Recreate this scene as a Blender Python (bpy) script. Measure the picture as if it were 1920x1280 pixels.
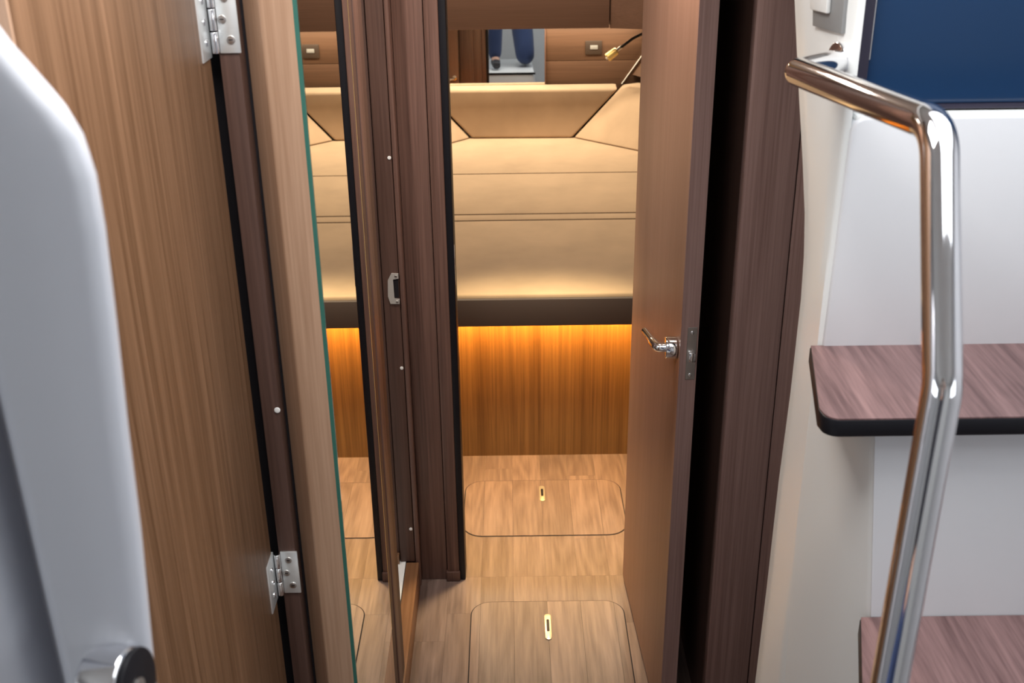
import bpy, bmesh, math, random
from mathutils import Vector, Matrix
random.seed(7)
for o in list(bpy.data.objects): bpy.data.objects.remove(o)
SC = bpy.context.scene
COL = SC.collection
rad = math.radians

# ------------------------------------------------------------------ camera
cam_d = bpy.data.cameras.new('camera'); cam = bpy.data.objects.new('camera', cam_d); COL.objects.link(cam)
FPX = 2070.0; TH = rad(24.4); RO = rad(0.75); CAMH = 1.8
_F = Vector((0, math.cos(TH), -math.sin(TH))); _R0 = Vector((1, 0, 0)); _U0 = Vector((0, math.sin(TH), math.cos(TH)))
_R = math.cos(RO)*_R0 - math.sin(RO)*_U0; _U = math.sin(RO)*_R0 + math.cos(RO)*_U0
cam.matrix_world = Matrix(((_R.x, _U.x, -_F.x, 0), (_R.y, _U.y, -_F.y, 0), (_R.z, _U.z, -_F.z, CAMH), (0, 0, 0, 1)))
cam_d.sensor_fit = 'HORIZONTAL'; cam_d.sensor_width = 36.0; cam_d.lens = 36.0*FPX/1920.0
cam_d.clip_start = 0.02; cam_d.clip_end = 60
cam_d.dof.use_dof = True; cam_d.dof.focus_distance = 2.2; cam_d.dof.aperture_fstop = 9.0
SC.camera = cam

# ------------------------------------------------------------------ world, lights, exposure
w = bpy.data.worlds.new('world'); SC.world = w; w.use_nodes = True
w.node_tree.nodes['Background'].inputs[0].default_value = (0.80, 0.90, 1.0, 1)
w.node_tree.nodes['Background'].inputs[1].default_value = 1.0
SC.view_settings.view_transform = 'Standard'; SC.view_settings.look = 'None'
SC.view_settings.exposure = 0.35; SC.view_settings.gamma = 1.0; SC.view_settings.use_curve_mapping = False

def area(name, loc, rot, sx, sy, power, col, spread=180):
    l = bpy.data.lights.new(name, 'AREA'); l.shape = 'RECTANGLE'; l.size = sx; l.size_y = sy
    l.energy = power; l.color = col; l.spread = rad(spread)
    o = bpy.data.objects.new(name, l); COL.objects.link(o); o.location = loc; o.rotation_euler = tuple(rad(a) for a in rot)
    return o
COOL = (0.93, 0.97, 1.0); NEU = (1.0, 0.93, 0.86); WARM = (1.0, 0.82, 0.57)
# daylight falling through the companionway hatch above the steps, and through the saloon side windows
area('hatch_daylight', (0.65, 0.70, 2.16), (0, 0, 0), 0.9, 1.1, 9, COOL)
area('window_daylight_a', (1.36, -0.55, 1.55), (0, 80, 0), 0.45, 1.1, 3, COOL)
area('window_daylight_b', (-1.46, -0.35, 1.60), (0, -80, 0), 0.4, 1.2, 4, COOL)
# saloon ceiling panel light, passage light, cabin downlights, strip under the overhead locker, washroom light
area('saloon_light', (-0.12, 0.85, 2.13), (0, 0, 0), 0.4, 0.4, 8, (1.0, 0.97, 0.94))
area('passage_light', (0.10, 1.95, 1.885), (0, 0, 0), 0.14, 0.14, 6.0, (1, 0.88, 0.76))
area('cabin_light_a', (-0.35, 4.45, 1.92), (0, 0, 0), 0.16, 0.16, 10, WARM)
area('cabin_light_b', (0.45, 4.45, 1.92), (0, 0, 0), 0.16, 0.16, 10, WARM)
area('cabin_light_c', (0.08, 2.66, 1.92), (0, 0, 0), 0.12, 0.12, 5.2, (1.0, 0.80, 0.46), 46)
area('locker_light', (-0.15, 4.96, 1.07), (0, 0, 0), 1.5, 0.03, 6, WARM)
area('washroom_light', (-0.75, 1.95, 2.10), (0, 0, 0), 0.14, 0.14, 9, NEU)

# ------------------------------------------------------------------ materials
def mat(name, col, rough=0.5, metal=0.0, spec=0.5, coat=0.0, emit=None, estr=0.0):
    m = bpy.data.materials.new(name); m.use_nodes = True; b = m.node_tree.nodes['Principled BSDF']
    b.inputs['Base Color'].default_value = (*col, 1); b.inputs['Roughness'].default_value = rough
    b.inputs['Metallic'].default_value = metal; b.inputs['Specular IOR Level'].default_value = spec
    b.inputs['Coat Weight'].default_value = coat; b.inputs['Coat Roughness'].default_value = 0.08
    if emit: b.inputs['Emission Color'].default_value = (*emit, 1); b.inputs['Emission Strength'].default_value = estr
    return m
def N(m, t, **kw):
    n = m.node_tree.nodes.new(t)
    for k, v in kw.items():
        if k in n.inputs: n.inputs[k].default_value = v
        else: setattr(n, k, v)
    return n
def wood(name, dark, light, axis='Z', fine=160.0, broad=22.0, stretch=0.02, rough=0.42, spec=0.4, contrast=1.0, bump=0.05, rand=0.0, figure=0.0):
    m = mat(name, light, rough, 0, spec); L = m.node_tree.links; b = m.node_tree.nodes['Principled BSDF']
    tc = N(m, 'ShaderNodeTexCoord'); src = tc.outputs['Object']
    if rand:
        oi = N(m, 'ShaderNodeObjectInfo'); ad = N(m, 'ShaderNodeVectorMath', operation='ADD'); sc_ = N(m, 'ShaderNodeVectorMath', operation='SCALE')
        cx = N(m, 'ShaderNodeCombineXYZ'); L.new(oi.outputs['Random'], cx.inputs[0]); L.new(oi.outputs['Random'], cx.inputs[1]); L.new(oi.outputs['Random'], cx.inputs[2])
        L.new(cx.outputs[0], sc_.inputs[0]); sc_.inputs['Scale'].default_value = 37.0
        L.new(src, ad.inputs[0]); L.new(sc_.outputs[0], ad.inputs[1]); src = ad.outputs[0]
    def layer(k, det):
        mp = N(m, 'ShaderNodeMapping'); s = [k, k, k]; s['XYZ'.index(axis)] = k*stretch
        mp.inputs['Scale'].default_value = s; L.new(src, mp.inputs[0])
        n = N(m, 'ShaderNodeTexNoise', Scale=1.0, Detail=det, Roughness=0.6); L.new(mp.outputs[0], n.inputs['Vector'])
        return n.outputs['Fac']
    a, c = layer(fine, 3.0), layer(broad, 2.0)
    mx = N(m, 'ShaderNodeMix', data_type='FLOAT'); mx.inputs[0].default_value = 0.42; L.new(a, mx.inputs[2]); L.new(c, mx.inputs[3])
    fac = mx.outputs[0]
    if figure:
        mp = N(m, 'ShaderNodeMapping'); s = [9, 9, 9]; s['XYZ'.index(axis)] = 1.3; mp.inputs['Scale'].default_value = s; L.new(src, mp.inputs[0])
        nz = N(m, 'ShaderNodeTexNoise', Scale=1.0, Detail=1.0); L.new(mp.outputs[0], nz.inputs['Vector'])
        mm = N(m, 'ShaderNodeMath', operation='MULTIPLY'); mm.inputs[1].default_value = 9.0; L.new(nz.outputs['Fac'], mm.inputs[0])
        fr = N(m, 'ShaderNodeMath', operation='PINGPONG'); fr.inputs[1].default_value = 0.5; L.new(mm.outputs[0], fr.inputs[0])
        m2 = N(m, 'ShaderNodeMix', data_type='FLOAT'); m2.inputs[0].default_value = figure; L.new(fac, m2.inputs[2]); L.new(fr.outputs[0], m2.inputs[3]); fac = m2.outputs[0]
    r = N(m, 'ShaderNodeValToRGB'); L.new(fac, r.inputs[0])
    r.color_ramp.elements[0].position = 0.5-0.16/contrast; r.color_ramp.elements[0].color = (*dark, 1)
    r.color_ramp.elements[1].position = 0.5+0.16/contrast; r.color_ramp.elements[1].color = (*light, 1)
    out = r.outputs[0]
    if rand:
        hs = N(m, 'ShaderNodeHueSaturation'); mr = N(m, 'ShaderNodeMapRange'); mr.inputs[3].default_value = 1-rand; mr.inputs[4].default_value = 1+rand
        L.new(oi.outputs['Random'], mr.inputs[0]); L.new(mr.outputs[0], hs.inputs['Value']); L.new(out, hs.inputs['Color']); out = hs.outputs[0]
    L.new(out, b.inputs['Base Color'])
    bp = N(m, 'ShaderNodeBump', Strength=bump, Distance=0.002); L.new(fac, bp.inputs['Height']); L.new(bp.outputs[0], b.inputs['Normal'])
    return m
def fabric(name, col):
    m = mat(name, col, 0.85, 0, 0.2); L = m.node_tree.links; b = m.node_tree.nodes['Principled BSDF']
    tc = N(m, 'ShaderNodeTexCoord'); n = N(m, 'ShaderNodeTexNoise', Scale=420.0, Detail=2.0); L.new(tc.outputs['Object'], n.inputs['Vector'])
    n2 = N(m, 'ShaderNodeTexNoise', Scale=7.0, Detail=3.0); L.new(tc.outputs['Object'], n2.inputs['Vector'])
    r = N(m, 'ShaderNodeValToRGB'); L.new(n2.outputs['Fac'], r.inputs[0])
    r.color_ramp.elements[0].position = 0.3; r.color_ramp.elements[0].color = (*[c*0.90 for c in col], 1)
    r.color_ramp.elements[1].position = 0.7; r.color_ramp.elements[1].color = (*[c*1.06 for c in col], 1)
    L.new(r.outputs[0], b.inputs['Base Color'])
    bp = N(m, 'ShaderNodeBump', Strength=0.15, Distance=0.001); L.new(n.outputs['Fac'], bp.inputs['Height']); L.new(bp.outputs[0], b.inputs['Normal'])
    b.inputs['Sheen Weight'].default_value = 0.15
    return m
def gel(name, col, rough=0.3):
    m = mat(name, col, rough, 0, 0.5); L = m.node_tree.links; b = m.node_tree.nodes['Principled BSDF']
    tc = N(m, 'ShaderNodeTexCoord'); n = N(m, 'ShaderNodeTexNoise', Scale=3.0, Detail=2.0); L.new(tc.outputs['Object'], n.inputs['Vector'])
    r = N(m, 'ShaderNodeValToRGB'); L.new(n.outputs['Fac'], r.inputs[0])
    r.color_ramp.elements[0].color = (*[c*0.97 for c in col], 1); r.color_ramp.elements[1].color = (*[min(1, c*1.02) for c in col], 1)
    L.new(r.outputs[0], b.inputs['Base Color'])
    return m
TEAK = wood('teak_veneer', (0.100, 0.047, 0.020), (0.245, 0.132, 0.072), 'Z', 260, 70, 0.014, 0.42, 0.4, 1.0)
OAKTRIM = wood('light_teak_trim', (0.360, 0.215, 0.135), (0.500, 0.325, 0.220), 'Z', 240, 30, 0.02, 0.38, 0.45, 1.0)
WALNUT = wood('walnut_veneer', (0.085, 0.044, 0.034), (0.180, 0.100, 0.078), 'Z', 230, 34, 0.016, 0.42, 0.4, 1.0)
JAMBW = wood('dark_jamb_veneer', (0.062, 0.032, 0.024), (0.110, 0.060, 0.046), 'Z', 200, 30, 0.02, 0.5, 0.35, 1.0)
PANELW = wood('mauve_walnut_veneer', (0.185, 0.108, 0.094), (0.320, 0.205, 0.182), 'Z', 240, 34, 0.014, 0.42, 0.4, 1.0)
DOORW = wood('door_veneer', (0.200, 0.108, 0.074), (0.270, 0.152, 0.108), 'Z', 300, 40, 0.012, 0.45, 0.4, 0.9)
BULKW = wood('bulkhead_veneer', (0.085, 0.045, 0.027), (0.130, 0.070, 0.043), 'X', 180, 26, 0.02, 0.5, 0.35, 0.9)
BEDW = wood('berth_panel_veneer', (0.105, 0.048, 0.014), (0.215, 0.112, 0.038), 'Z', 170, 40, 0.018, 0.45, 0.4, 1.0)
FLOORW = wood('oak_floor', (0.096, 0.064, 0.054), (0.205, 0.144, 0.123), 'Y', 130, 24, 0.05, 0.38, 0.4, 0.85, 0.08, 0.13, 0.24)
TREADW = wood('tread_laminate', (0.105, 0.056, 0.056), (0.275, 0.165, 0.160), 'Y', 150, 28, 0.05, 0.35, 0.4, 1.0, 0.05)
CHROME = mat('polished_stainless', (0.86, 0.86, 0.88), 0.06, 1.0)
BRUSH = mat('satin_steel', (0.62, 0.60, 0.58), 0.28, 1.0)
HINGE = mat('hinge_steel', (0.82, 0.85, 0.85), 0.3, 0.65)
PULL = mat('pull_slot_metal', (0.70, 0.64, 0.52), 0.3, 0.8)
BLACK = mat('black_rubber', (0.006, 0.006, 0.009), 0.45, 0, 0.3)
DARK = mat('dark_recess', (0.012, 0.010, 0.012), 0.8, 0, 0.2)
WHITE = gel('white_gelcoat', (0.80, 0.81, 0.80), 0.28)
BRIGHTW = gel('bright_gelcoat', (0.88, 0.90, 0.90), 0.3)
WHITE2 = gel('grey_white_gelcoat', (0.72, 0.73, 0.76), 0.35)
CEILM = mat('ceiling_vinyl', (0.75, 0.74, 0.72), 0.7)
NAVY = mat('navy_gloss', (0.012, 0.040, 0.105), 0.12, 0, 0.5)
NAVYF = mat('smoked_frame', (0.030, 0.026, 0.045), 0.2, 0, 0.5)
FAB = fabric('beige_fabric', (0.50, 0.365, 0.250))
FASC = mat('dark_fascia', (0.048, 0.034, 0.032), 0.5)
MIRROR = mat('mirror_silver', (0.88, 0.89, 0.87), 0.0, 1.0)
GREEN = mat('mirror_glass_edge', (0.03, 0.14, 0.11), 0.08, 0, 0.6)
GREY = mat('grey_plastic', (0.26, 0.26, 0.26), 0.4)
LIGHTP = mat('white_plastic', (0.80, 0.80, 0.78), 0.3)
BRASS = mat('lamp_brass', (0.75, 0.55, 0.22), 0.3, 0.6)
LEDM = mat('led_diffuser', (1, 0.6, 0.2), 0.4, emit=(1.0, 0.50, 0.10), estr=115.0)
LAMPM = mat('lamp_diffuser', (1, 0.95, 0.9), 0.4, emit=(1.0, 0.93, 0.82), estr=4.0)
DENIM = fabric('blue_denim', (0.035, 0.055, 0.13)); SHIRT = fabric('charcoal_cloth', (0.045, 0.045, 0.055)); SKIN = mat('skin', (0.55, 0.33, 0.24), 0.5)
SHOE = mat('shoe_leather', (0.03, 0.03, 0.035), 0.5); HAIR = mat('hair', (0.02, 0.014, 0.01), 0.6)

# ------------------------------------------------------------------ mesh helpers
def box(x0, x1, y0, y1, z0, z1, bev=0.0, seg=2, bm=None):
    b = bmesh.new()
    v = [b.verts.new(p) for p in ((x0,y0,z0),(x1,y0,z0),(x1,y1,z0),(x0,y1,z0),(x0,y0,z1),(x1,y0,z1),(x1,y1,z1),(x0,y1,z1))]
    for f in ((0,3,2,1),(4,5,6,7),(0,1,5,4),(1,2,6,5),(2,3,7,6),(3,0,4,7)): b.faces.new([v[i] for i in f])
    if bev: bmesh.ops.bevel(b, geom=b.edges[:], offset=bev, segments=seg, profile=0.5, affect='EDGES')
    return join(bm, b)
def join(bm, b):
    if bm is None: return b
    me = bpy.data.meshes.new('tmp'); b.to_mesh(me); bm.from_mesh(me); bpy.data.meshes.remove(me); b.free(); return bm
def loft(rings, cap=True, closed=True, bev=0.0, seg=2, bm=None):
    b = bmesh.new(); R = [[b.verts.new(p) for p in r] for r in rings]; n = len(rings[0])
    for i in range(len(R)-1):
        for j in range(n if closed else n-1):
            k = (j+1) % n; b.faces.new((R[i][j], R[i][k], R[i+1][k], R[i+1][j]))
    if cap and closed: b.faces.new(R[0][::-1]); b.faces.new(R[-1])
    bmesh.ops.recalc_face_normals(b, faces=b.faces[:])
    if bev: bmesh.ops.bevel(b, geom=[e for e in b.edges if len(e.link_faces) == 2 and e.calc_face_angle(0) > 0.5], offset=bev, segments=seg, profile=0.5, affect='EDGES')
    return join(bm, b)
def prism(poly, axis, a, b_, bev=0.0, seg=2, bm=None):
    def P(u, v, t): return {'X': (t,u,v), 'Y': (u,t,v), 'Z': (u,v,t)}[axis]
    return loft([[P(u,v,a) for u,v in poly], [P(u,v,b_) for u,v in poly]], bev=bev, seg=seg, bm=bm)
def fillet(pts, r, n=7):
    pts = [Vector(p) for p in pts]; out = [pts[0]]
    for i in range(1, len(pts)-1):
        a, p, c = pts[i-1], pts[i], pts[i+1]; rr = r[i-1] if isinstance(r, (list, tuple)) else r
        d1 = (a-p).normalized(); d2 = (c-p).normalized(); ang = d1.angle(d2); t = rr/math.tan(ang/2)
        t = min(t, (a-p).length*0.48, (c-p).length*0.48); p1 = p+d1*t; p2 = p+d2*t
        for k in range(n+1):
            s = k/n; out.append((1-s)**2*p1+2*s*(1-s)*p+s*s*p2)
    out.append(pts[-1]); return out
def tube(pts, r, seg=20, bm=None, cap=True):
    pts = [Vector(p) for p in pts]; rings = []; up = None
    for i, p in enumerate(pts):
        t = (pts[min(i+1, len(pts)-1)]-pts[max(i-1, 0)]).normalized()
        if up is None: up = t.orthogonal().normalized()
        up = (up - t*up.dot(t)).normalized(); s = t.cross(up); rr = r[i] if isinstance(r, (list, tuple)) else r
        rings.append([p+rr*(math.cos(2*math.pi*k/seg)*up+math.sin(2*math.pi*k/seg)*s) for k in range(seg)])
    return loft(rings, cap=cap, bm=bm)
def cyl(c, ax, r, h, seg=24, bev=0.0, bm=None):
    c = Vector(c); ax = Vector(ax).normalized(); b = bmesh.new()
    bmesh.ops.create_cone(b, cap_ends=True, segments=seg, radius1=r, radius2=r, depth=h)
    if bev: bmesh.ops.bevel(b, geom=[e for e in b.edges if e.calc_face_angle(0) > 1], offset=bev, segments=3, profile=0.5, affect='EDGES')
    bmesh.ops.transform(b, matrix=Matrix.Translation(c) @ Vector((0,0,1)).rotation_difference(ax).to_matrix().to_4x4(), verts=b.verts[:])
    return join(bm, b)
def rrect(x0, x1, y0, y1, r, n=6):
    out = []
    for cx, cy, a0 in ((x1-r,y0+r,-90),(x1-r,y1-r,0),(x0+r,y1-r,90),(x0+r,y0+r,180)):
        for k in range(n+1):
            a = rad(a0+90*k/n); out.append((cx+r*math.cos(a), cy+r*math.sin(a)))
    return out
def clip(poly, ax, v, keep_less):
    out = []
    for i in range(len(poly)):
        p, q = poly[i], poly[(i+1) % len(poly)]; ip = (p[ax] <= v) == keep_less; iq = (q[ax] <= v) == keep_less
        if ip: out.append(p)
        if ip != iq:
            t = (v-p[ax])/(q[ax]-p[ax]); out.append((p[0]+t*(q[0]-p[0]), p[1]+t*(q[1]-p[1])))
    return out
def obj(name, bm, m, parent=None, smooth=True, angle=35, **kw):
    """one mesh object from world-space geometry; origin at the foot of its bounds"""
    bmesh.ops.recalc_face_normals(bm, faces=bm.faces[:])
    co = [v.co for v in bm.verts]; lo = [min(c[i] for c in co) for i in range(3)]; hi = [max(c[i] for c in co) for i in range(3)]
    org = Vector(((lo[0]+hi[0])/2, (lo[1]+hi[1])/2, lo[2]))
    bmesh.ops.translate(bm, vec=-org, verts=bm.verts[:])
    me = bpy.data.meshes.new(name); bm.to_mesh(me); bm.free()
    if smooth:
        me.polygons.foreach_set('use_smooth', [True]*len(me.polygons)); me.set_sharp_from_angle(angle=rad(angle))
    me.materials.append(m); o = bpy.data.objects.new(name, me); COL.objects.link(o)
    if parent is not None:
        o.parent = parent; w_ = Vector(parent.location)
        if parent.parent is not None: w_ += Vector(parent.parent.location)
        o.location = org - w_
    else: o.location = org
    for k, v in kw.items(): o[k] = v
    return o
def tag(o, label=None, category=None, group=None, kind=None):
    for k, v in (('label', label), ('category', category), ('group', group), ('kind', kind)):
        if v: o[k] = v
    return o
def thing(name, loc, **kw):
    o = bpy.data.objects.new(name, None); COL.objects.link(o); o.location = loc; o.empty_display_size = 0.05
    for k, v in kw.items(): o[k] = v
    return o
S = dict(kind='structure')
def screw(c, n, r, parent, m=BRUSH, cross=True):
    s = obj('screw', cyl(c, n, r, 0.0024, 16, 0.0007), m, parent)
    if cross:
        n = Vector(n).normalized(); p = Vector(c)+n*0.0011; e1 = n.orthogonal().normalized(); e2 = n.cross(e1); b = None
        for e, f in ((e1, e2), (e2, e1)):
            q = [p+e*sx*r*0.55+f*sy*r*0.13 for sx, sy in ((-1,-1),(1,-1),(1,1),(-1,1))]
            b = loft([q, [x+n*0.0004 for x in q]], bm=b)
        obj('screw_slot', b, BLACK, s)
    return s

# ------------------------------------------------------------------ setting: floors, walls, ceilings
fl = obj('floor', box(-1.55, 1.4, -1.6, 3.12, -0.06, -0.004), DARK, label='dark wood plank floor running from the saloon into the cabin', **S)
def plank(x0, x1, y0, y1):
    obj('plank', box(x0+0.00012, x1-0.00012, y0+0.00012, y1-0.00012, -0.004, 0.0), FLOORW, fl, smooth=False)
PW = 0.086
for i in range(9):
    x0 = -0.262+i*PW; ys = [1.45, 1.45+0.18+0.29*((i*0.37) % 1.0)]
    while ys[-1] < 2.44-0.12: ys.append(min(2.44, ys[-1]+0.55))
    ys[-1] = 2.44; ys.append(2.44+0.16+0.27*((i*0.61) % 1.0)); ys += [ys[-1]+0.34 if ys[-1]+0.34 < 3.0 else 3.10]
    if ys[-1] < 3.10: ys.append(3.10)
    for a, b in zip(ys, ys[1:]):
        if b-a > 0.01: plank(x0, x0+PW, a, b)
for i in range(8):                                   # saloon sole behind the photographer, wider boards
    obj('plank', box(-1.5+i*0.36, -1.5+(i+1)*0.36-0.002, -1.58, 1.449, -0.004, 0.0), FLOORW, fl, smooth=False)
for i in range(2):
    obj('plank', box(-1.0+i*0.369, -1.0+(i+1)*0.369-0.002, 2.45, 3.10, -0.004, 0.0), FLOORW, fl, smooth=False)
    obj('plank', box(0.513+i*0.36, 0.513+(i+1)*0.36-0.002, 2.45, 3.10, -0.004, 0.0), FLOORW, fl, smooth=False)

obj('wall_left', box(-1.55, -1.5, -1.6, 2.5, -0.06, 2.2), WHITE2, label='pale saloon side lining behind the open wooden door', **S)
obj('wall_right', box(1.4, 1.45, -1.6, 2.5, -0.06, 2.2), WHITE2, label='pale saloon side lining behind the companionway steps', **S)
obj('wall_back', box(-1.55, 1.45, -1.65, -1.6, -0.06, 2.2), BRIGHTW, label='white saloon end bulkhead behind the photographer', **S)
obj('ceiling', box(-1.55, 1.45, -1.65, 2.5, 2.18, 2.22), CEILM, label='white saloon and passage ceiling lining', **S)
obj('ceiling_passage', box(-0.262, 0.408, 1.42, 2.45, 1.905, 1.93), CEILM, label='lower white ceiling lining of the passage before the cabin', **S)
obj('ceiling_cabin', box(-1.1, 1.3, 2.49, 5.2, 1.96, 2.0), CEILM, label='white ceiling lining of the sleeping cabin', **S)
# cabin bulkhead with the doorway
obj('wall_bulkhead_port', box(-1.5, -0.262, 2.45, 2.49, 0, 2.18), BULKW, label='brown bulkhead left of the cabin doorway', **S)
obj('wall_bulkhead_starboard', box(0.345, 1.4, 2.45, 2.49, 0, 2.18), BULKW, label='brown bulkhead right of the cabin doorway', **S)
obj('wall_bulkhead_header', box(-0.262, 0.345, 2.45, 2.49, 1.88, 2.18), CEILM, label='brown bulkhead strip above the cabin doorway', **S)
obj('wall_cabin_port', box(-1.1, -1.06, 2.49, 5.2, 0, 2.0), BULKW, label='brown cabin side lining left of the berth', **S)
obj('wall_cabin_starboard', box(1.26, 1.3, 2.49, 5.2, 0, 2.0), BULKW, label='brown cabin side lining right of the berth', **S)
obj('wall_cabin_aft', box(-1.1, 1.3, 5.08, 5.2, 0, 2.0), BULKW, label='brown end wall of the cabin behind the wall mirror', **S)
obj('wall_hull_starboard', loft([[(0.535,5.078,0.83),(0.71,5.078,1.074),(1.25,4.2,1.074),(1.06,4.2,0.83)], [(0.555,5.079,0.83),(0.73,5.079,1.074),(1.255,4.22,1.074),(1.08,4.22,0.83)]]), BULKW, label='sloping brown hull lining beside the reading lamp', **S)
# passage right hand side: wood panel facing the saloon and the dark recess behind the open door
tr = thing('trim_1', (0.5, 1.87, 0), label='dark walnut panel between the open cabin door and the white steps', **S)
obj('panel_board', box(0.408, 0.500, 1.870, 1.90, 0, 2.18, 0.003), PANELW, tr)
obj('panel_board', box(0.502, 0.75, 1.872, 1.90, 0, 2.18, 0.001), PANELW, tr)
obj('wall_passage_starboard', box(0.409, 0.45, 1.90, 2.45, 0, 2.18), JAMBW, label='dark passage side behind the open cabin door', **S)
obj('wall_behind_steps', box(0.75, 1.4, 1.87, 1.9, 0, 2.18), WALNUT, label='walnut lining behind the companionway steps', **S)
obj('wall_upper_reflector', box(0.405, 1.4, 1.858, 1.868, 1.63, 2.18), WHITE, label='unseen white lining added above the walnut panel to whiten the handrail reflection', **S)  # added out of view so that the handrail reflects white
# washroom behind the mirrored door
obj('wall_washroom_end', box(-1.5, -0.262, 2.415, 2.45, 0, 2.18), JAMBW, label='dark end wall of the washroom seen past the mirrored door', **S)
obj('wall_washroom_front', box(-1.5, -0.40, 1.37, 1.40, 0, 2.18), TEAK, label='teak bulkhead beside the hinged wooden door', **S)
obj('floor_washroom', box(-1.5, -0.2865, 1.40, 2.414, 0.0, 0.079), WHITE, label='white moulded washroom floor pan behind the wooden sill', **S)
SILLW = wood('sill_teak', (0.16, 0.075, 0.035), (0.24, 0.120, 0.060), 'Y', 160, 26, 0.02, 0.4)
obj('trim_2', box(-0.285, -0.251, 1.36, 2.400, 0.0, 0.080, 0.003), SILLW, label='brown wooden door sill along the foot of the washroom opening', **S)
# far jamb of the washroom opening, with its latch strike
tj = thing('trim_3', (-0.29, 2.405, 0.08), label='dark washroom door jamb with a small steel strike plate', **S)
obj('jamb_board', box(-0.300, -0.262, 2.402, 2.44, 0.08, 2.18, 0.002), JAMBW, tj)
obj('jamb_board', box(-0.40, -0.302, 2.408, 2.44, 0.08, 2.18, 0.001), JAMBW, tj)
obj('corner_bead', box(-0.261, -0.249, 2.402, 2.440, 0.0, 2.18, 0.004, 3), WALNUT, tj)
SP = [(-0.262,0.888),(-0.278,0.889),(-0.287,0.872),(-0.289,0.832),(-0.284,0.813),(-0.263,0.812),(-0.262,0.824),(-0.274,0.826),(-0.275,0.874),(-0.262,0.876)]
sp = obj('strike_plate', prism(SP, 'Y', 2.3985, 2.4025), mat('strike_zinc', (0.55,0.52,0.48), 0.4, 0.4), tj)
obj('strike_recess', box(-0.275, -0.263, 2.4005, 2.4025, 0.827, 0.873), DARK, tj)
for z in (0.882, 0.818): screw((-0.268, 2.398, z), (0,-1,0), 0.003, sp, BRUSH, False)
for x, z in ((-0.267,1.162),(-0.267,0.644),(-0.268,0.182)): screw((x, 2.4015, z), (0,-1,0), 0.0042, tj, LIGHTP, False)
# doorway post of the cabin, right of that jamb
tp = thing('trim_4', (-0.19, 2.43, 0), label='dark walnut post on the left of the cabin doorway with black rubber edge', **S)
obj('post_board', box(-0.249, -0.181, 2.432, 2.49, 0, 2.18, 0.003), WALNUT, tp)
obj('post_board', box(-0.180, -0.148, 2.426, 2.49, 0, 2.18, 0.004), WALNUT, tp)
obj('rubber_seal', box(-0.149, -0.132, 2.428, 2.50, 0, 2.18, 0.003), BLACK, tp)
obj('post_foot', box(-0.183, -0.146, 2.421, 2.44, 0, 0.03, 0.003), JAMBW, tp)
obj('latch_edge', box(-0.1335, -0.1312, 2.431, 2.438, 0.845, 0.945, 0.0006), CHROME, tp)
obj('trim_5', box(0.30, 0.345, 2.44, 2.50, 0, 2.18, 0.003), WALNUT, label='walnut post on the right of the cabin doorway behind the open door', **S)
obj('baseboard_washroom', box(-0.9, -0.302, 2.392, 2.407, 0.0795, 0.105), TEAK, label='brown skirting strip above the white washroom floor pan', **S)

# ------------------------------------------------------------------ left: hinged wooden door, mirrored door
HY = 1.36
tf = thing('trim_6', (-0.34, HY, 0), label='dark hinge jamb strip between the wooden door and the mirrored door', **S)
obj('hinge_jamb', box(-0.350, -0.3255, HY+0.003, HY+0.04, 0, 2.18, 0.001), JAMBW, tf)
obj('shadow_gap', box(-0.40, -0.31, HY+0.034, HY+0.046, 0, 2.18), DARK, tf)
screw((-0.328, HY+0.002, 1.082), (0,-1,0), 0.0042, tf, LIGHTP, False)
# wooden door, folded back towards the camera
d2 = thing('door_1', (-0.38, HY, 0), label='open teak veneered washroom door with steel hinges, nearest on the left', **S)
obj('door_leaf', box(-0.395, -0.3585, 0.826, 1.355, 0.02, 1.90, 0.003, 2), TEAK, d2)
obj('edge_band', box(-0.3945, -0.359, 0.822, 0.826, 0.02, 1.90, 0.001), OAKTRIM, d2)
def hinge(zc, h):
    g = thing('hinge', (0.025, 0.0, zc-h/2)); g.parent = d2
    base = (-0.38+0.025, HY, zc-h/2)
    def part(n, bm, m):
        o = obj(n, bm, m); o.parent = g; o.location = Vector(o.location)-Vector(base); return o
    part('leaf_plate', box(-0.3475, -0.3225, HY, HY+0.003, zc-h/2, zc+h/2, 0.0008), HINGE)
    part('door_plate', box(-0.3605, -0.3565, HY-0.045, HY-0.004, zc-h/2-0.004, zc+h/2+0.004, 0.0008), HINGE)
    n = 3; seg = h/n
    for k in range(n):
        part('knuckle', cyl((-0.3515, HY-0.004, zc-h/2+seg*(k+0.5)), (0,0,1), 0.0046 if k != 1 else 0.0042, seg*0.94, 16, 0.0006), CHROME)
    for dx, dz in ((-0.001, 0.31), (-0.006, 0.0), (0.002, -0.30)):
        part('screw', cyl((-0.335+dx, HY-0.0005, zc+dz*h), (0,-1,0), 0.0052, 0.002, 18, 0.0006), BRUSH)
        part('screw_slot', box(-0.335+dx-0.0025, -0.335+dx+0.0025, HY-0.0021, HY-0.0014, zc+dz*h-0.0006, zc+dz*h+0.0006), DARK)
    for dz in (-0.3, 0, 0.3):
        part('screw', cyl((-0.3562, HY-0.024, zc+dz*h), (1,0,0), 0.004, 0.0015, 16), CHROME)
hinge(1.610, 0.080); hinge(0.809, 0.074)
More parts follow.
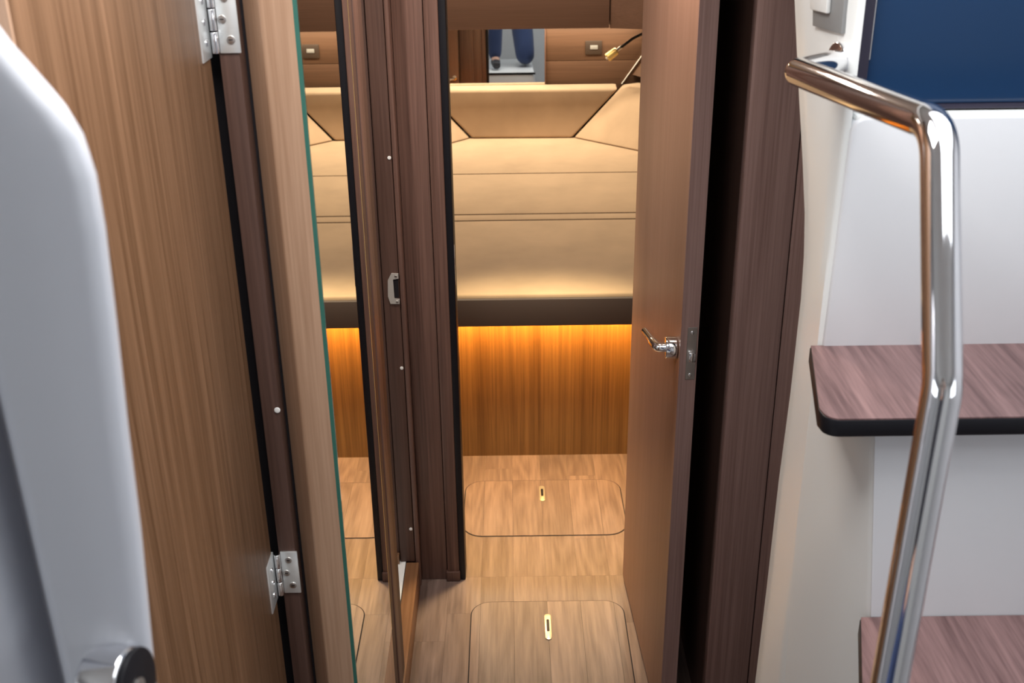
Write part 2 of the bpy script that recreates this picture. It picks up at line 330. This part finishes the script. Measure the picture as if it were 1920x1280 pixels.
# mirrored door in the plane of the passage side
d3 = thing('door_2', (-0.27, HY, 0.09), label='teak framed washroom door carrying a tall mirror that reflects the berth', **S)
prof = [(-0.2555, HY), (-0.293, HY), (-0.2955, HY+0.0007), (-0.2975, HY+0.0025), (-0.3215, HY+0.032), (-0.3215, HY+0.04), (-0.2555, HY+0.04)]
obj('hinge_stile', prism(prof, 'Z', 0.09, 1.90), OAKTRIM, d3, angle=30)
obj('leaf_core', box(-0.296, -0.2560, HY+0.04, 1.93, 0.09, 1.90), JAMBW, d3)
obj('bottom_rail', box(-0.2560, -0.2515, HY+0.002, 1.80, 0.09, 0.352, 0.001), OAKTRIM, d3)
obj('mirror_glass', box(-0.2558, -0.2500, HY+0.004, 1.790, 0.353, 1.89), MIRROR, d3, smooth=False)
obj('glass_edge', box(-0.2558, -0.2502, HY+0.0005, HY+0.0039, 0.353, 1.89), GREEN, d3)
obj('glass_edge', box(-0.2558, -0.2498, 1.7902, 1.7935, 0.353, 1.89), BRASS, d3)  # far glass edge coloured brass for the gold glints along it
obj('latch_stile', box(-0.296, -0.2535, 1.805, 1.860, 0.09, 1.90, 0.002), JAMBW, d3)
obj('latch_stile', box(-0.296, -0.2510, 1.862, 1.920, 0.09, 1.90, 0.003), WALNUT, d3)
obj('stile_lip', box(-0.296, -0.2535, 1.922, 1.985, 0.09, 1.90, 0.003), JAMBW, d3)

# ------------------------------------------------------------------ cabin door, open on the right
d1 = thing('door_3', (0.32, 2.42, 0), label='open brown cabin door on the right with a chrome lever handle', **S)
def dface(y): return 0.314-0.0482*(y-1.87)
def dpt(y, off, z): return (dface(y)+off, y+off*0.048, z)
def dslab(y0, y1, o0, o1, z0, z1, bev=0.0, seg=2):
    return loft([[dpt(y0,o0,z),dpt(y1,o0,z),dpt(y1,o1,z),dpt(y0,o1,z)] for z in (z0, z1)], bev=bev, seg=seg)
obj('door_leaf', dslab(1.872, 2.425, 0.0, 0.033, 0.012, 1.87, 0.0015, 1), DOORW, d1)
obj('edge_band', dslab(1.8705, 1.8722, 0.0, 0.033, 0.012, 1.87), PANELW, d1)
lp = obj('lock_plate', dslab(1.8688, 1.8706, 0.012, 0.030, 0.868, 0.975, 0.0005, 1), BRUSH, d1)
for z in (0.965, 0.878): screw(dpt(1.8684, 0.021, z), (0,-1,0), 0.0036, lp, CHROME, False)
obj('latch_bolt', dslab(1.860, 1.8690, 0.016, 0.028, 0.908, 0.926, 0.001), CHROME, lp)
hc = Vector(dpt(1.902, 0, 0.920)); nx = Vector((-1, 0.048, 0)).normalized()
hd = obj('rosette', cyl(hc+nx*0.011, nx, 0.021, 0.022, 28, 0.002), CHROME, d1)
lv = fillet([hc+nx*0.018, hc+nx*0.036, hc+nx*0.042+Vector((0,0.034,-0.002)), hc+nx*0.052+Vector((0,0.080,0.000))], [0.012, 0.03], 5)
obj('lever', tube(lv, [0.0090]*(len(lv)-7)+[0.0086,0.0082,0.0078,0.0074,0.0070,0.0066,0.006], 16), CHROME, hd)

# ------------------------------------------------------------------ floor hatches
def hatch(x0, x1, y0, y1, r, label, px, py0, py1, strips):
    t = thing('floor_hatch', ((x0+x1)/2, (y0+y1)/2, 0.0), label=label, category='floor hatch', group='lift-out floor hatches')
    g = 0.0028
    obj('gap_shade', prism(rrect(x0-g, x1+g, y0-g, y1+g, r+g, 8), 'Z', 0.0001, 0.0006), DARK, t, smooth=False)  # dark sheet stands in for the shaded gap round the hatch
    base = rrect(x0, x1, y0, y1, r, 8)
    for a, b in zip(strips, strips[1:]):
        p = clip(clip(base, 0, a+0.0003, False), 0, b-0.0003, True)
        if len(p) > 2: obj('plank', prism(p, 'Z', 0.0003, 0.0018), FLOORW, t, smooth=False)
    w_ = 0.0085
    rg = obj('lift_ring', prism(rrect(px-w_, px+w_, py0, py1, w_*0.95, 5), 'Z', 0.0018, 0.0045, 0.0012, 2), PULL, t)
    obj('finger_slot', prism(rrect(px-w_*0.42, px+w_*0.42, py0+(py1-py0)*0.30, py1-(py1-py0)*0.22, w_*0.4, 4), 'Z', 0.0045, 0.0049), BLACK, rg)
hatch(-0.112, 0.276, 1.70, 2.330, 0.05, 'floor hatch with bright steel pull slot, nearest the camera at the doorway', 0.081, 2.178, 2.276, [-0.2, -0.09, -0.004, 0.082, 0.168, 0.254, 0.4])
hatch(-0.146, 0.322, 2.630, 2.925, 0.055, 'floor hatch in warm light directly in front of the berth', 0.085, 2.806, 2.890, [-0.2, -0.09, -0.004, 0.082, 0.168, 0.254, 0.4])

# ------------------------------------------------------------------ berth
be = thing('berth', (0.1, 3.08, 0), label='built-in berth base with wooden front panel and glowing strip under a dark edge', category='berth')
obj('front_panel', box(-1.05, 1.25, 3.082, 3.10, 0, 0.50), BEDW, be)
obj('base_body', box(-1.05, 1.25, 3.10, 5.07, 0, 0.50), JAMBW, be)
obj('fascia', box(-1.05, 1.25, 3.000, 3.016, 0.488, 0.574, 0.003), FASC, be)
obj('bed_board', box(-1.05, 1.25, 3.016, 5.07, 0.500, 0.520), JAMBW, be)
obj('strip_light', box(-1.0, 1.2, 3.017, 3.031, 0.490, 0.4995), LEDM, be)
def cushion(name, bm, label, cat='cushion', group=None, sub=None):
    o = obj(name, bm, FAB, label=label, category=cat, angle=60)
    if group: o['group'] = group
    return o
MG = 'mattress sections on the berth'
SEAMD = fabric('dark_seam_cord', (0.10, 0.060, 0.036))
def seam_dark(o, y): obj('seam_cord', tube([(-1.03, y, 0.5805), (1.23, y, 0.5805)], 0.0036, 8), SEAMD, o)  # cord coloured dark to stand for the shaded seams between sections
def mattress(y0, y1, label, bv=0.012):
    return cushion('mattress_section', box(-1.04, 1.24, y0, y1, 0.521, 0.584, bv, 4), label, 'mattress', MG)
a = mattress(3.017, 3.712, 'front beige mattress section above the dark berth edge', 0.007)
b2 = mattress(3.7185, 3.782, 'narrow beige mattress strip between the two thin seams', 0.006)
b3 = mattress(3.7895, 4.310, 'beige mattress section just behind the double seam', 0.006)
b4 = mattress(4.3165, 5.06, 'rearmost beige mattress section against the backrest cushions', 0.006)
seam_dark(a, 3.7152); seam_dark(b2, 3.7857); seam_dark(b3, 4.3132)
# backrest cushions
BG = 'backrest cushions'
cushion('backrest_cushion', loft([[(-0.168,4.885,0.586),(0.281,4.872,0.586),(0.487,4.925,0.790),(-0.37,4.935,0.790)],
        [(-0.168,5.00,0.586),(0.281,5.00,0.586),(0.49,5.03,0.795),(-0.37,5.03,0.795)]], bev=0.012, seg=4),
        'middle backrest cushion, a shaded beige trapezoid below the wall mirror', 'cushion', BG)
cushion('backrest_cushion', loft([[(0.287,4.872,0.586),(0.60,4.578,0.586),(1.05,4.15,0.586),(1.20,4.30,0.80),(0.80,4.69,0.81),(0.53,4.885,0.812),(0.494,4.925,0.792)],
        [(0.34,4.99,0.586),(0.66,4.66,0.586),(1.12,4.22,0.586),(1.24,4.34,0.80),(0.86,4.75,0.81),(0.585,4.985,0.806),(0.52,5.03,0.79)]], bev=0.010, seg=4),
        'right corner backrest cushion, brightly lit beside the open door', 'cushion', BG)
cushion('backrest_cushion', loft([[(-0.174,4.887,0.586),(-0.377,4.935,0.792),(-0.60,4.80,0.80),(-1.0,4.42,0.80),(-0.86,4.19,0.586),(-0.42,4.62,0.586)],
        [(-0.23,4.99,0.586),(-0.40,5.035,0.79),(-0.66,4.86,0.80),(-1.04,4.48,0.80),(-0.93,4.24,0.586),(-0.49,4.70,0.586)]], bev=0.010, seg=4),
        'left corner backrest cushion, only a small wedge showing by the post', 'cushion', BG)
# wall mirror above the backrest, leaning back slightly
TM = math.tan(rad(2.6)); MY = 5.036
def mp(x, z, off=0): return (x, MY+(z-0.7)*TM+off, z)
mo = thing('wall_mirror', (-0.2, 5.036, 0.70), label='long frameless wall mirror above the berth backrest showing the saloon', category='mirror')
MP = [(-1.0,0.70),(0.163,0.70),(0.163,1.12),(-1.0,1.12)]
obj('mirror_glass', loft([[mp(x,z) for x,z in MP],[mp(x,z,0.006) for x,z in MP]]), MIRROR, mo, smooth=False)
obj('mirror_edge', box(0.1635, 0.1675, 5.030, 5.06, 0.70, 1.12), WALNUT, mo)
tw = thing('trim_8', (0.5, 5.04, 0.7), label='brown veneered wall panels right of the mirror behind the reading lamp', **S)
obj('panel_board', box(0.168, 0.73, 5.036, 5.076, 0.897, 1.12, 0.001), BULKW, tw)
obj('panel_board', box(0.168, 0.73, 5.037, 5.076, 0.70, 0.8955, 0.001), BULKW, tw)
obj('edge_line', tube([(0.512,5.034,0.79),(0.712,5.034,1.075)], 0.0028, 8), LIGHTP, tw)
# lockers over the mirror
obj_l = thing('overhead_locker', (0, 4.9, 1.08), label='long brown overhead locker above the wall mirror', category='locker')
CABW = wood('locker_veneer', (0.115, 0.068, 0.055), (0.155, 0.092, 0.076), 'X', 200, 20, 0.02, 0.5, 0.35, 0.9)
obj('locker_body', box(-1.05, 0.424, 4.772, 5.078, 1.10, 1.95), CABW, obj_l)
obj('locker_door', box(-1.05, 0.424, 4.750, 4.770, 1.080, 1.95, 0.003), CABW, obj_l)
ol = thing('corner_locker', (0.8, 4.9, 1.08), label='brown corner locker at the right end above the reading lamp', category='locker')
obj('locker_body', loft([[(0.428,4.772,z),(1.2,4.55,z),(1.2,5.07,z),(0.428,5.07,z)] for z in (1.09, 1.95)]), CABW, ol)
obj('locker_door', loft([[(0.428,4.756,z),(1.2,4.53,z),(1.2,4.548,z),(0.428,4.771,z)] for z in (1.078, 1.95)], bev=0.002), CABW, ol)
# reading lamp
rl = thing('reading_lamp', (0.72, 4.70, 0.95), label='small brass reading lamp on a bent black stalk right of the mirror', category='lamp')
ax = Vector((-0.070, -0.012, -0.050)).normalized(); hp = Vector((0.447, 4.80, 0.966))
rings = []
lb = fillet([Vector((0.76,4.66,1.055)), Vector((0.64,4.78,1.085)), Vector((0.53,4.80,1.028)), hp-ax*0.035], 0.08, 7)
obj('stalk', tube(lb, 0.006, 10), BLACK, rl)
obj('socket', tube([hp-ax*0.045, hp-ax*0.018], 0.0075, 12), BRUSH, rl)
hd2 = obj('lamp_head', tube([hp-ax*0.022, hp-ax*0.016, hp+ax*0.026, hp+ax*0.030], [0.013,0.017,0.019,0.017], 10), BRASS, rl, angle=25)
obj('lamp_tip', cyl(hp+ax*0.031, ax, 0.006, 0.010, 12), LIGHTP, hd2)
obj('wall_base', cyl((0.785,4.66,1.05), (-1,0.4,0), 0.025, 0.016, 20, 0.002), BRUSH, rl)
# details on the cabin side of the bulkhead, seen in the mirror
so = thing('wall_socket', (0.382, 5.032, 0.93), label='dark bronze outlet plate on the brown wall left of the reading lamp', category='outlet')
obj('cover_plate', box(0.345, 0.419, 5.030, 5.0355, 0.923, 0.983, 0.002), mat('bronze_plate', (0.07,0.05,0.04), 0.4, 0.4), so)
obj('outlet_insert', box(0.366, 0.400, 5.0275, 5.0298, 0.946, 0.964, 0.001), GREY, so)
ld = thing('locker_panel', (-0.65, 2.50, 0), label='brown hanging locker door with small chrome handle, reflected in the wall mirror', category='locker')
obj('panel_door', box(-0.95, -0.335, 2.491, 2.51, 0.1, 1.8, 0.003), DOORW, ld)
ph = obj('handle_base', cyl((-0.365,2.516,0.57), (0,1,0), 0.016, 0.012, 18, 0.001), CHROME, ld)
obj('handle_lever', tube(fillet([(-0.365,2.518,0.57),(-0.365,2.548,0.57),(-0.43,2.556,0.555)], 0.012), 0.008, 12), CHROME, ph)
obj('trim_7', box(-0.325, -0.235, 2.491, 2.515, 0, 1.9, 0.004), WALNUT, label='walnut doorway trim on the cabin side, reflected in the wall mirror', **S)

# ------------------------------------------------------------------ companionway module and steps
cm = thing('companionway_steps', (0.75, 1.15, 0), label='white moulded companionway unit with dark wooden treads on the right', category='steps')
# curved left flank: back edge at y 1.44, front edge at y 1.30
HB = [(0.0,0.398),(0.30,0.398),(0.516,0.398),(0.70,0.401),(0.909,0.403),(1.06,0.407),(1.207,0.408),(1.27,0.406),(1.333,0.401),(1.407,0.391),(1.46,0.383),(1.513,0.375),(1.613,0.361),(1.75,0.348),(2.0,0.33),(2.17,0.325)]
def fx(z): return 0.398 if z > 0.9 else 0.398+(0.9-z)*0.03
rows = []
for z, xb in HB:
    r = []
    f = fx(z)
    r.append((0.425, 1.45, z)); r.append((xb+0.012, 1.452, z)); r.append((xb+0.004, 1.448, z)); r.append((xb, 1.440, z))
    for t in (0.25, 0.5, 0.75): r.append((xb+(f-xb)*t - 0.002*math.sin(math.pi*t), 1.44-0.14*t, z))
    r += [(f-0.001, 1.304, z), (f+0.004, 1.300, z), (f+0.009, 1.300, z), (0.4095, 1.312, z)]
    rows.append(r)
obj('flank', loft(rows), WHITE, cm, angle=50)
# upper riser with rounded edges
obj('upper_riser', prism([(0.402,1.19),(1.30,1.19),(1.30,1.497),(0.421,1.497),(0.411,1.492),(0.406,1.482)], 'Y', 1.296, 1.34, 0.004, 3), WHITE2, cm)
obj('riser_ledge', box(0.412, 1.30, 1.300, 1.36, 1.490, 1.4985, 0.003), WHITE, cm)
# cheek and lower riser under the upper tread
ck = []
for z in (0.3, 0.6, 0.905, 1.0, 1.08, 1.174):
    xb = 0.421+(1.158-z)*0.105; f = fx(z)
    ck.append([(f-0.001, 1.306, z), (f+0.0, 1.296, z), (f+(xb-f)*0.5-0.002, 1.21, z), (xb-0.003, 1.134, z), (xb+0.004, 1.128, z), (xb+0.03, 1.128, z), (xb+0.03, 1.306, z)])
obj('cheek', loft(ck), WHITE, cm, angle=50)
obj('lower_riser', loft([[(0.421+(1.158-z)*0.105+0.002, 1.127, z), (1.30,1.127,z), (1.30,1.16,z), (0.421+(1.158-z)*0.105+0.002,1.16,z)] for z in (0.60, 1.174)]), WHITE2, cm)
def tread(xl_back, xl_front, yb, yf, zt, th):
    r = 0.018
    pts = [(1.30, yb), (xl_back, yb)]
    pts.append((xl_front-0.001, yf+r*1.5))
    for k in range(7):
        a = rad(180+90*k/6); pts.append((xl_front+r+r*math.cos(a), yf+r+r*math.sin(a)))
    pts.append((1.30, yf))
    core = obj('tread', prism(pts, 'Z', zt-th, zt-0.0018, 0.002, 2), BLACK, cm)
    obj('tread_veneer', prism([(x+(0.0012 if x < 1.2 else 0), y+(0.0012 if y < yb-0.01 else 0)) for x, y in pts], 'Z', zt-0.0018, zt), TREADW, core, smooth=False)
tread(0.386, 0.3535, 1.298, 1.098, 1.200, 0.0235)
tread(0.436, 0.39, 1.126, 0.93, 0.900, 0.027)
tread(0.42, 0.34, 0.955, 0.76, 0.600, 0.027)
tread(0.40, 0.30, 0.785, 0.59, 0.300, 0.027)
obj('lower_body', box(0.49, 1.30, 0.957, 1.12, 0.0, 0.873, 0.006), WHITE2, cm)
obj('lower_body', box(0.47, 1.30, 0.788, 0.9555, 0.0, 0.573, 0.006), WHITE2, cm)
obj('lower_body', box(0.38, 1.30, 0.62, 0.786, 0.0, 0.273, 0.006), WHITE2, cm)
# navy panel over the steps
nv = thing('dark_panel', (0.85, 1.335, 1.50), label='glossy navy blue panel above the white step riser', category='panel')
obj('panel_face', prism([(0.4245,1.5065),(1.30,1.5065),(1.30,2.17),(0.4245,2.17)], 'Y', 1.322, 1.34, 0.002), NAVY, nv)
obj('panel_frame', prism([(0.4105,1.507),(0.4145,1.5008),(1.30,1.5008),(1.30,1.5065),(0.4245,1.5065),(0.4245,2.17),(0.4105,2.17)], 'Y', 1.318, 1.338), NAVYF, nv)
obj('edge_line', tube([(0.4250,1.3195,1.560),(0.4250,1.3195,2.17)], 0.0012, 8), BRUSH, nv)  # thin bright line along the left edge of the panel
# switch on the flank
def flank(t, z, off):
    xb = 0.361+(1.613-z)*0.15; f = 0.402; p = Vector((xb+(f-xb)*t, 1.44-0.14*t, z)); n = Vector((-0.14, -(f-xb), 0)).normalized()
    return p+n*off
def fslab(t0, t1, z0, z1, o0, o1, bev=0.0006):
    return loft([[flank(t0,z0,o),flank(t1,z0,o),flank(t1,z1,o),flank(t0,z1,o)] for o in (o0, o1)], bev=bev, seg=2)
sw = thing('light_switch', tuple(flank(0.65, 1.585, 0.0)), label='grey switch plate with a white rocker on the white flank above the handrail', category='switch')
obj('switch_plate', fslab(0.40, 0.86, 1.590, 1.669, 0.002, 0.009, 0.001), GREY, sw)
rk = obj('rocker', fslab(0.42, 0.68, 1.610, 1.660, 0.009, 0.015, 0.0015), LIGHTP, sw)
# stainless handrail
hr = thing('handrail', (0.33, 0.9, 1.1), label='polished stainless handrail bending down in front of the wooden treads', category='handrail')
RP = [(0.398,1.336,1.556),(0.311,1.198,1.570),(0.338,0.858,1.592),(0.3285,0.752,1.417),(0.2895,0.6754,0.95),(0.372,0.815,0.602)]
obj('rail_tube', tube(fillet(RP, [0.020, 0.045, 0.05, 0.05], 12), 0.0150, 32), CHROME, hr, angle=60)
fn = Vector((-0.965, -0.25, 0)).normalized()
obj('flange', cyl(Vector((0.3905,1.3265,1.5565)), (-0.98,-0.20,0), 0.023, 0.007, 28, 0.002), CHROME, hr)
obj('foot_flange', cyl((0.372,0.815,0.6035), (0,0,1), 0.03, 0.006, 28, 0.0015), CHROME, hr)

# ------------------------------------------------------------------ white moulding at the near left, with a round knob
wp = thing('white_moulding', (-0.30, 0.6, 0.0), label='smooth white moulded partition end, nearest and out of focus on the left', category='partition')
edge = [(1.74,-0.330),(1.728,-0.290),(1.711,-0.268),(1.700,-0.262),(1.683,-0.250),(1.670,-0.241),(1.655,-0.2345),(1.632,-0.231),(1.601,-0.231),(1.54,-0.234),(1.473,-0.238),(1.395,-0.2415),(1.272,-0.250),(1.0,-0.262),(0.0,-0.29)]
rws = []
for z, x in edge:
    dr = min(1.0, max(0.0, (z-1.2)/0.3)); xg = min(-0.318, x-0.03)
    rws.append([(x-0.006, 0.615, z), (x-0.0015, 0.606, z), (x, 0.598, z), (x-0.002, 0.591, z), (x-0.010, 0.586, z), (xg+0.022, 0.583, z), (xg+0.010, 0.592, z), (xg+0.002, 0.612, z), (xg-0.006, 0.634, z), (xg-0.014, 0.634, z), (xg-0.018, 0.600, z), (xg-0.024, 0.584, z), (-0.62, 0.56, z), (-0.62, 0.68, z), (x-0.03, 0.66, z)])
obj('moulding_body', loft(rws), gel('grey_blue_gelcoat', (0.64, 0.66, 0.72), 0.3), wp, angle=70)
kn = Vector((0.95, -0.12, 0.06)).normalized(); kc = Vector((-0.257, 0.572, 1.294))
kb = thing('round_knob', tuple(kc-kn*0.012), label='round chrome knob with a black face on the white moulding', category='knob')
obj('knob_barrel', cyl(kc-kn*0.010, kn, 0.0275, 0.028, 36, 0.003), CHROME, kb)
obj('knob_face', cyl(kc+kn*0.006, kn, 0.0255, 0.004, 36, 0.001), BLACK, kb)
obj('knob_dot', cyl(kc+kn*0.0085, kn, 0.006, 0.0015, 18), BRUSH, kb)

# ------------------------------------------------------------------ saloon step box under the photographer (seen in the mirror)
sb = thing('step_box', (0.0, 0.25, 0), label='low white locker step with a black top edge, reflected in the wall mirror', category='step')
obj('box_body', box(-0.45, 0.225, -0.75, 0.55, 0.0, 0.405, 0.03, 4), BRIGHTW, sb)
obj('top_edge', box(-0.452, 0.228, 0.542, 0.5535, 0.393, 0.410, 0.003), BLACK, sb)
obj('top_pad', box(-0.44, 0.215, -0.74, 0.541, 0.406, 0.413, 0.003), BRIGHTW, sb)

# ------------------------------------------------------------------ the photographer, kneeling on the step box behind the camera
def skin(name, V, Ed, m, parent=None, lev=2):
    names = list(V); me = bpy.data.meshes.new(name); me.from_pydata([V[k][:3] for k in names], [(names.index(a), names.index(b)) for a, b in Ed], [])
    o = bpy.data.objects.new(name, me); COL.objects.link(o)
    md = o.modifiers.new('skin', 'SKIN'); md.use_smooth_shade = True
    for i, k in enumerate(names):
        r = V[k][3]; me.skin_vertices[0].data[i].radius = (r, r); me.skin_vertices[0].data[i].use_root = (i == 0)
    ss = o.modifiers.new('sub', 'SUBSURF'); ss.levels = lev; ss.render_levels = lev
    dg = bpy.context.evaluated_depsgraph_get(); m2 = bpy.data.meshes.new_from_object(o.evaluated_get(dg)); bpy.data.objects.remove(o)
    b = bmesh.new(); b.from_mesh(m2); bpy.data.meshes.remove(m2)
    return obj(name, b, m, parent, angle=180)
Z0 = 0.426; ZA = 0.358
BV = dict(pel=(0.02,-0.16,Z0+0.53,0.12), sp=(0.01,-0.22,Z0+0.72,0.12), ch=(0.0,-0.24,Z0+0.93,0.125), nk=(0.0,-0.24,Z0+1.06,0.055), hb=(0.0,-0.22,Z0+1.17,0.075), ht=(0.0,-0.225,Z0+1.29,0.085),
  lh=(-0.09,-0.13,Z0+0.50,0.09), lk=(-0.115,0.25,Z0+0.47,0.06), la=(-0.115,0.24,Z0+0.09,0.040), lf=(-0.105,0.33,Z0+0.036,0.034), lt=(-0.10,0.40,Z0+0.030,0.028),
  rh=(0.11,-0.12,Z0+0.48,0.09), rk=(0.15,0.16,Z0+0.075,0.065), ra=(0.16,-0.24,Z0+0.06,0.042), rf=(0.16,-0.36,Z0+0.04,0.033), rt=(0.16,-0.40,Z0+0.032,0.026),
  ls=(-0.17,-0.24,Z0+0.99,0.06), le=(-0.25,-0.19,Z0+1.24,0.043), lw=(-0.09,-0.075,ZA+1.40,0.028),
  rs=(0.17,-0.24,Z0+0.99,0.06), re=(0.25,-0.19,Z0+1.24,0.043), rw=(0.09,-0.075,ZA+1.40,0.028))
BE = [('pel','sp'),('sp','ch'),('ch','nk'),('nk','hb'),('hb','ht'),('pel','lh'),('lh','lk'),('lk','la'),('la','lf'),('lf','lt'),('pel','rh'),('rh','rk'),('rk','ra'),('ra','rf'),('rf','rt'),('ch','ls'),('ls','le'),('le','lw'),('ch','rs'),('rs','re'),('re','rw')]
HANDV = {}
for sd, w0 in (('l', -1), ('r', 1)):
    BV[sd+'p'] = (w0*0.075, -0.045, ZA+1.445, 0.022); BE.append((sd+'w', sd+'p'))
    for k, (dx, dz, ln) in enumerate(((0.012,0.030,0.9),(0.004,0.034,1.0),(-0.006,0.032,0.95),(-0.014,0.024,0.75))):
        q = sd+'f%d' % k
        BV[q+'a'] = (w0*(0.070-0.001*k), -0.030-0.004*k, ZA+1.445+(1.5-k)*0.018, 0.0085); BV[q+'b'] = (w0*(0.062-0.001*k), -0.012-0.004*k, ZA+1.447+(1.5-k)*0.018, 0.0078)
        BE += [(sd+'p', q+'a'), (q+'a', q+'b')]
    BV[sd+'ta'] = (w0*0.055, -0.055, ZA+1.440, 0.010); BV[sd+'tb'] = (w0*0.040, -0.040, ZA+1.425, 0.009); BE += [(sd+'p', sd+'ta'), (sd+'ta', sd+'tb')]
pe = skin('person', BV, BE, SKIN)
tag(pe, 'person kneeling in blue jeans and dark top, seen only as a reflection', 'person')
def sub(keys, grow): return {k: (*BV[k][:3], BV[k][3]+grow) for k in keys}
T = sub(['pel','lh','lk','la','rh','rk','ra'], 0.022); T['la'] = (-0.115, 0.243, Z0+0.055, 0.058); skin('trousers', T, [('pel','lh'),('lh','lk'),('lk','la'),('pel','rh'),('rh','rk'),('rk','ra')], DENIM, pe)
J = sub(['sp','pel','ch','ls','le','rs','re'], 0.016); skin('jacket', J, [('pel','sp'),('sp','ch'),('ch','ls'),('ls','le'),('ch','rs'),('rs','re')], SHIRT, pe)
for a_, b_, c_ in (('la','lf','lt'), ('ra','rf','rt')):
    q = sub([b_, a_, c_], 0.006); q[a_] = (*q[a_][:2], q[a_][2]-0.03, 0.048); skin('shoe', q, [(a_, b_), (b_, c_)], SHOE, pe)
skin('hair', dict(a=(0,-0.245,Z0+1.27,0.088), b=(0,-0.25,Z0+1.33,0.075)), [('a','b')], HAIR, pe)
hdz = Z0+1.235
obj('nose', tube([(0,-0.142,hdz+0.015),(0,-0.122,hdz-0.015),(0,-0.135,hdz-0.022)], [0.006,0.012,0.008], 8), SKIN, pe)
for s_ in (-1, 1):
    obj('ear', tube([(s_*0.083,-0.225,hdz-0.02),(s_*0.094,-0.23,hdz+0.005),(s_*0.084,-0.225,hdz+0.03)], [0.008,0.014,0.009], 8), SKIN, pe)
    obj('eye', cyl((s_*0.03,-0.148,hdz+0.012), (0,1,0), 0.010, 0.006, 12), LIGHTP, pe)
obj('mouth', box(-0.022, 0.022, -0.150, -0.142, hdz-0.050, hdz-0.044), mat('lips', (0.35,0.12,0.1), 0.5), pe)
pn = thing('phone', (0, -0.016, ZA+1.40), label='dark smartphone held up in both hands of the kneeling person', category='phone')
obj('phone_body', box(-0.076, 0.076, -0.028, -0.020, ZA+1.412, ZA+1.484, 0.003), BLACK, pn)
obj('phone_screen', box(-0.070, 0.070, -0.0285, -0.0281, ZA+1.416, ZA+1.480), NAVY, pn)
